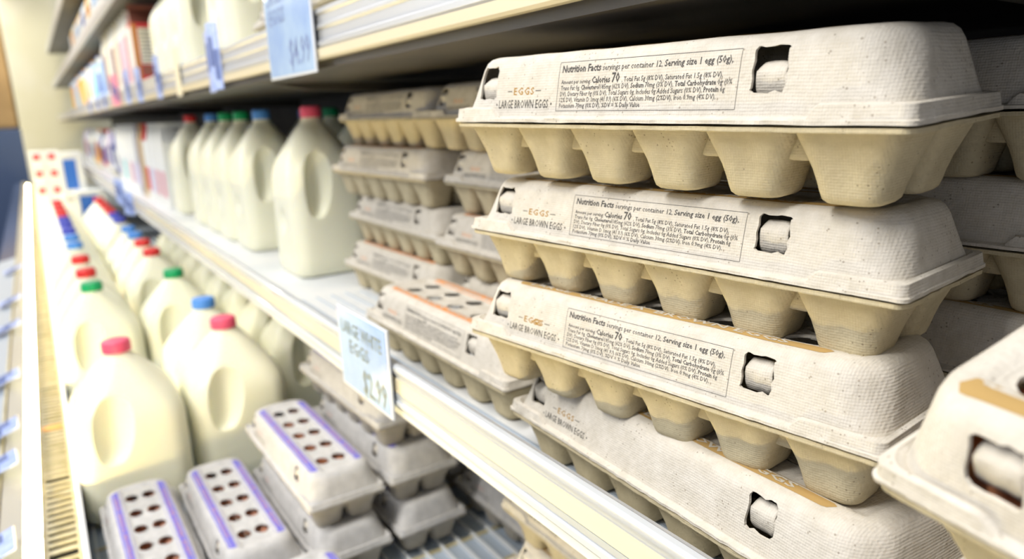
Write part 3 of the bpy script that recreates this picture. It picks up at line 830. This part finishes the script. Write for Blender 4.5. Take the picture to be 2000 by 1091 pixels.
# upper shelf
t = unit('refrigerator_shelf', 'Upper shelf with grey metal lip above the egg stacks', 'shelf')
b = MB(); b.box(0.270, 0.68, Y0, Y1, 0.094, 0.1065, M['white_metal']); P('shelf_plate', b, t)
b = MB()
b.prism([(0.2655, 0.0685), (0.2635, 0.0705), (0.2635, 0.0745), (0.2660, 0.0765), (0.2660, 0.0860), (0.2640, 0.0880), (0.2640, 0.0905), (0.2660, 0.0925), (0.2660, 0.1000), (0.2640, 0.1020), (0.2640, 0.1050), (0.2665, 0.1075), (0.2720, 0.1075), (0.2720, 0.0685)], Y0, Y1, M['lip_metal'])
P('front_lip', b, t)
b = MB(); b.prism([(0.2655, 0.0580), (0.2630, 0.0600), (0.2625, 0.0680), (0.2720, 0.0684), (0.2720, 0.0580)], Y0, Y1, M['rail_yellow_lit']); P('price_strip', b, t)
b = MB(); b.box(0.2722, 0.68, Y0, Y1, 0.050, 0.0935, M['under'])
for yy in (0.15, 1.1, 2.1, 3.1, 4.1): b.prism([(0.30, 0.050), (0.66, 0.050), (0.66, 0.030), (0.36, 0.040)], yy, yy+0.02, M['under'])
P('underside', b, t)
# third and top shelves, seen only at the upper left
for z, nm in ((0.352, 'Third shelf up, cut by the top edge at left'), (0.66, 'Topmost shelf at the upper left, far away')):
    t = unit('refrigerator_shelf', nm, 'shelf')
    b = MB(); b.box(0.272, 0.64, Y0, Y1, z+0.035, z+0.052, M['white_metal']); P('shelf_plate', b, t)
    b = MB(); b.box(0.265, 0.2715, Y0, Y1, z, z+0.053, M['lip_metal'], 0.0015); P('front_lip', b, t)
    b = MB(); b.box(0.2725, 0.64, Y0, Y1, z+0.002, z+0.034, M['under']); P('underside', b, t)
# case body: back panel, well, grille, light, front ledge
t = unit('refrigerated_case', 'Long open dairy case with dark back panel and white well', 'refrigerated case')
b = MB(); b.box(0.70, 0.73, Y0, Y1, -1.0, 1.30, M['dark']); P('back_panel', b, t)
b = MB(); b.box(-0.0160, 0.70, Y0, Y1, -0.60, -0.566, M['blue_grey'])
P('well_floor', b, t)
b = MB()
x = -0.010
while x < 0.69:
    b.box(x, x+0.0022, Y0, Y1, -0.566, -0.5585, M['white_metal']); x += 0.0240
y = Y0
while y < 1.2:
    b.box(-0.012, 0.69, y, y+0.006, -0.5658, -0.5640, M['grille']); y += 0.07
P('slatted_rack', b, t)
b = MB(); b.prism([(-0.0170, -0.60), (-0.0170, -0.492), (-0.0155, -0.4895), (-0.0190, -0.4895), (-0.0215, -0.492), (-0.0215, -0.60)], Y0, Y1, M['white_metal']); P('inner_wall', b, t)
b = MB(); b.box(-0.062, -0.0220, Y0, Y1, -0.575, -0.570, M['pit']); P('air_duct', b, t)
b = MB()
b.box(-0.0620, -0.0575, Y0, Y1, -0.503, -0.500, M['grille']); b.box(-0.0265, -0.0217, Y0, Y1, -0.503, -0.500, M['grille'])
y = 0.3; i = 0
while y < Y1-0.1:
    wdt = 0.0088
    if i % 12 == 11: y += 0.006
    b.prism([(-0.0575, -0.5032), (-0.0265, -0.5032), (-0.0265, -0.5008), (-0.0575, -0.5008)], y, y+wdt, M['grille'])
    y += 0.0185; i += 1
P('air_grille', b, t)
b = MB(); b.box(-0.0575, -0.0265, 1.40, 1.42, -0.5004, -0.4998, flat('orange_plastic', (0.85, 0.35, 0.05))); P('orange_clip', b, t)
for ya, yb in ((0.25, 1.005), (1.035, 3.60), (3.63, 7.9)):
    b = MB(); b.rings([[(-0.0695+0.0062*math.cos(2*PI*i/12), yy, -0.4975+0.0062*math.sin(2*PI*i/12)) for i in range(12)] for yy in (ya, yb)], M['glow'])
    o = P('lamp_tube', b, t, smooth=True); o['label'] = 'glowing yellow lamp tube'
b = MB(); b.box(-0.0785, -0.0625, Y0, Y1, -0.5160, -0.5045, M['ledge_tan']); b.box(-0.0628, -0.0618, Y0, Y1, -0.5045, -0.4945, M['ledge_tan']); P('lamp_channel_and_shield', b, t)  # thin upright wall is added to keep tube light off the grille
b = MB()
b.prism([(-0.0790, -0.60), (-0.0790, -0.490), (-0.0810, -0.486), (-0.1060, -0.486), (-0.1080, -0.489), (-0.1080, -0.60)], Y0, Y1, M['ledge_tan'])
P('front_ledge', b, t)
b = MB(); b.prism([(-0.1085, -0.60), (-0.1085, -0.483), (-0.1120, -0.483), (-0.1120, -0.60)], Y0, Y1, M['grille']); P('ledge_bead', b, t)
b = MB(); b.prism([(-0.1125, -0.62), (-0.1125, -0.487), (-0.170, -0.500), (-0.185, -0.53), (-0.185, -1.1), (-0.12, -1.1)], Y0, 3.4, M['ledge']); P('front_panel', b, t)
b = MB(); b.prism([(-0.1125, -0.62), (-0.1125, -0.487), (-0.170, -0.500), (-0.185, -0.53), (-0.185, -1.1), (-0.12, -1.1)], 3.402, Y1, mat('dark_floor_reflection', (0.10, 0.13, 0.22), 0.12)); P('reflection_front', b, t)  # far front panel; reflection of the shop floor painted as dark blue
b = MB(); b.box(-0.175, 0.70, Y0, Y1, -1.24, -1.101, M['dark']); P('plinth', b, t)

# ================================================================ SIGNS AND TAGS
def sign(label, x, y0, y1, z0, z1, lines, tilt=0.0, m=None, inkm=None):
    """hanging card facing the aisle; y1 is the left end as read"""
    t = thing('price_sign', label, 'price sign', (x, y1, z1+H))
    w_, h_ = y1-y0, z1-z0
    t.rotation_euler = (0, tilt, 0)
    b = MB(); b.box(-0.0011, 0.0011, -w_, 0, -h_, 0, M['sign_edge'], 0.0005); b.build('clear_sleeve', t)
    b = MB(); b.box(-0.0016, -0.0010, -w_+0.004, -0.004, -h_+0.003, -0.002, M['sign']); b.build('card', t)
    b = MB()
    for (tx, sz, u, v, wd, bold, mm) in lines:
        vv, ff, _ = text_geo(tx, sz, bold, width=wd)
        b.add([(-0.00185, -u-a, -h_+v+q) for a, q in vv], ff, mm)
    me = mesh('lettering', b.v, b.f, b.mats, b.m, False); link('lettering', me, t)
    return t
sign('Blue price sign reading LARGE WHITE EGGS $2.99 on the middle shelf rail', 0.2310, 0.560, 0.683, -0.263, -0.180,
     [('LARGE WHITE', 0.019, 0.012, 0.058, 0.098, 0.01, M['sign_ink']), ('EGGS', 0.019, 0.030, 0.040, 0.048, 0.01, M['sign_ink']), ('$2.99', 0.034, 0.058, 0.007, 0.056, 0.012, M['sign_ink'])])
sign('Large blue price sign reading $4.99 hanging from the upper shelf', 0.2600, 0.760, 0.928, 0.045, 0.158,
     [('LARGE BROWN', 0.024, 0.015, 0.082, 0.13, 0.01, M['sign_ink2']), ('EGGS', 0.024, 0.02, 0.060, 0.06, 0.01, M['sign_ink2']), ('$4.99', 0.040, 0.085, 0.012, 0.072, 0.012, M['sign_ink2'])])
def price_tag(label, x, y, z, wd, ht, m, group, ry=0.0, rz=0.0, bars=True):
    t = thing('price_tag', label, 'price tag', (x, y, z+H), 0, group)
    t.rotation_euler = (0, ry, rz)
    b = MB(); b.box(-0.0006, 0.0006, 0, wd, 0, ht, m, 0.0003); b.build('card', t)
    if bars:
        b = MB(); rq = random.Random(int(y*1000)); 
        yy = 0.12*wd
        while yy < 0.5*wd:
            d = rq.uniform(.0006, .0016); b.box(-0.0010, -0.0004, yy, yy+d, ht*.15, ht*.6, M['tag_ink']); yy += d+.0012
        b.box(-0.0010, -0.0004, wd*.56, wd*.9, ht*.35, ht*.8, M['tag_ink']); b.build('print', t)
    return t
GT = 'price tags hanging from the upper shelf lip'
for (y, z0, z1, wd, m, nm, xx, rz) in ((1.20, 0.047, 0.145, 0.032, 'tag', 'Wide blue tag right of the pair hanging left of the big sign', 0.262, 0.30),
        (1.245, 0.045, 0.140, 0.06, 'tag', 'Wide blue tag left of the pair hanging left of the big sign', 0.2605, -0.05),
        (1.56, 0.050, 0.140, 0.055, 'tag_white', 'Cream glossy tag seen almost edge-on between the big tags and red carton', 0.262, -0.02),
        (1.80, 0.053, 0.145, 0.05, 'tag', 'Blue tag hanging below the right edge of the red carton', 0.262, 0.06),
        (2.12, 0.055, 0.140, 0.035, 'tag', 'Narrow blue tag hanging below the middle of the red carton', 0.262, 0.2),
        (2.38, 0.058, 0.150, 0.035, 'tag', 'Narrow blue tag hanging below the left edge of the red carton', 0.262, 0.2),
        (2.66, 0.06, 0.155, 0.10, 'tag_pink', 'Pink tag hanging below the cream cartons', 0.262, 0.12)):
    price_tag(nm, xx, y, z0, wd, z1-z0, M[m], GT, 0, rz, bars=m != 'tag_white')
for i, (y, z0) in enumerate(((3.15, 0.06), (3.45, 0.06), (3.9, 0.06))):
    price_tag('Grey-blue tag on the far upper shelf lip, %s from the camera' % ORD[i].replace('nearest', 'first'), 0.262, y, z0, 0.05, 0.06, M['tag'], 'far tags on the upper shelf lip', 0, 0.1)
GM = 'price tags on the far part of the middle rail'
for i, (y, z0, z1, rz) in enumerate(((2.40, -0.262, -0.195, 0.35), (2.62, -0.255, -0.175, 0.2), (2.72, -0.255, -0.175, 0.2))):
    price_tag('Blue tag on the middle shelf rail beyond the jugs, %s from the camera' % ORD[i].replace('nearest', 'first'), 0.2290, y, z0, 0.06, z1-z0, M['tag'], GM, 0, rz)
GF = 'price tags standing on the front ledge'
for i, y in enumerate((0.93, 1.19, 1.34, 1.64, 2.10, 2.44, 3.0)):
    price_tag('Blue tag standing on the front ledge at left, %s from the camera' % ORD[i].replace('nearest', 'first'), -0.142, y, -0.485, 0.060, 0.062, M['tag'], GF, 1.22, 0.06)

# ================================================================ THE SHOP BEHIND
def struct(o): o['kind'] = 'structure'; return o
b = MB(); b.box(-3.0, 3.0, -2.0, 10.2, -0.05, 0.0, M['floor']); struct(b.build('floor'))
b = MB(); b.box(-3.0, 3.0, 10.0, 10.2, 0.0, 3.2, M['wall']); struct(b.build('wall_far'))
b = MB(); b.box(-0.045, 0.90, 8.35, 8.75, 0.0, 3.1, M['wall'], 0.01); struct(b.build('trim_1'))
t = thing('wooden_cabinet', 'Tall brown cabinet with dark blue base at the far left edge', 'cabinet', (-0.75, 8.6, 0))
b = MB(); b.box(-0.75, 0.69, 0, 0.5, 1.255, 2.62, M['wood'], 0.03); b.build('upper_cabinet', t)
b = MB(); b.box(-0.75, 0.71, -0.02, 0.5, 0.0, 1.25, M['navy'], 0.01); b.build('lower_cabinet', t)
t = thing('wall_lamp', 'Brownish lamp housing high at the far upper left corner', 'lamp', (0.0, 8.2, H+1.25))
b = MB(); b.box(-0.12, 0.14, 0, 0.14, 0.0, 0.5, tan, 0.02); b.build('housing', t)
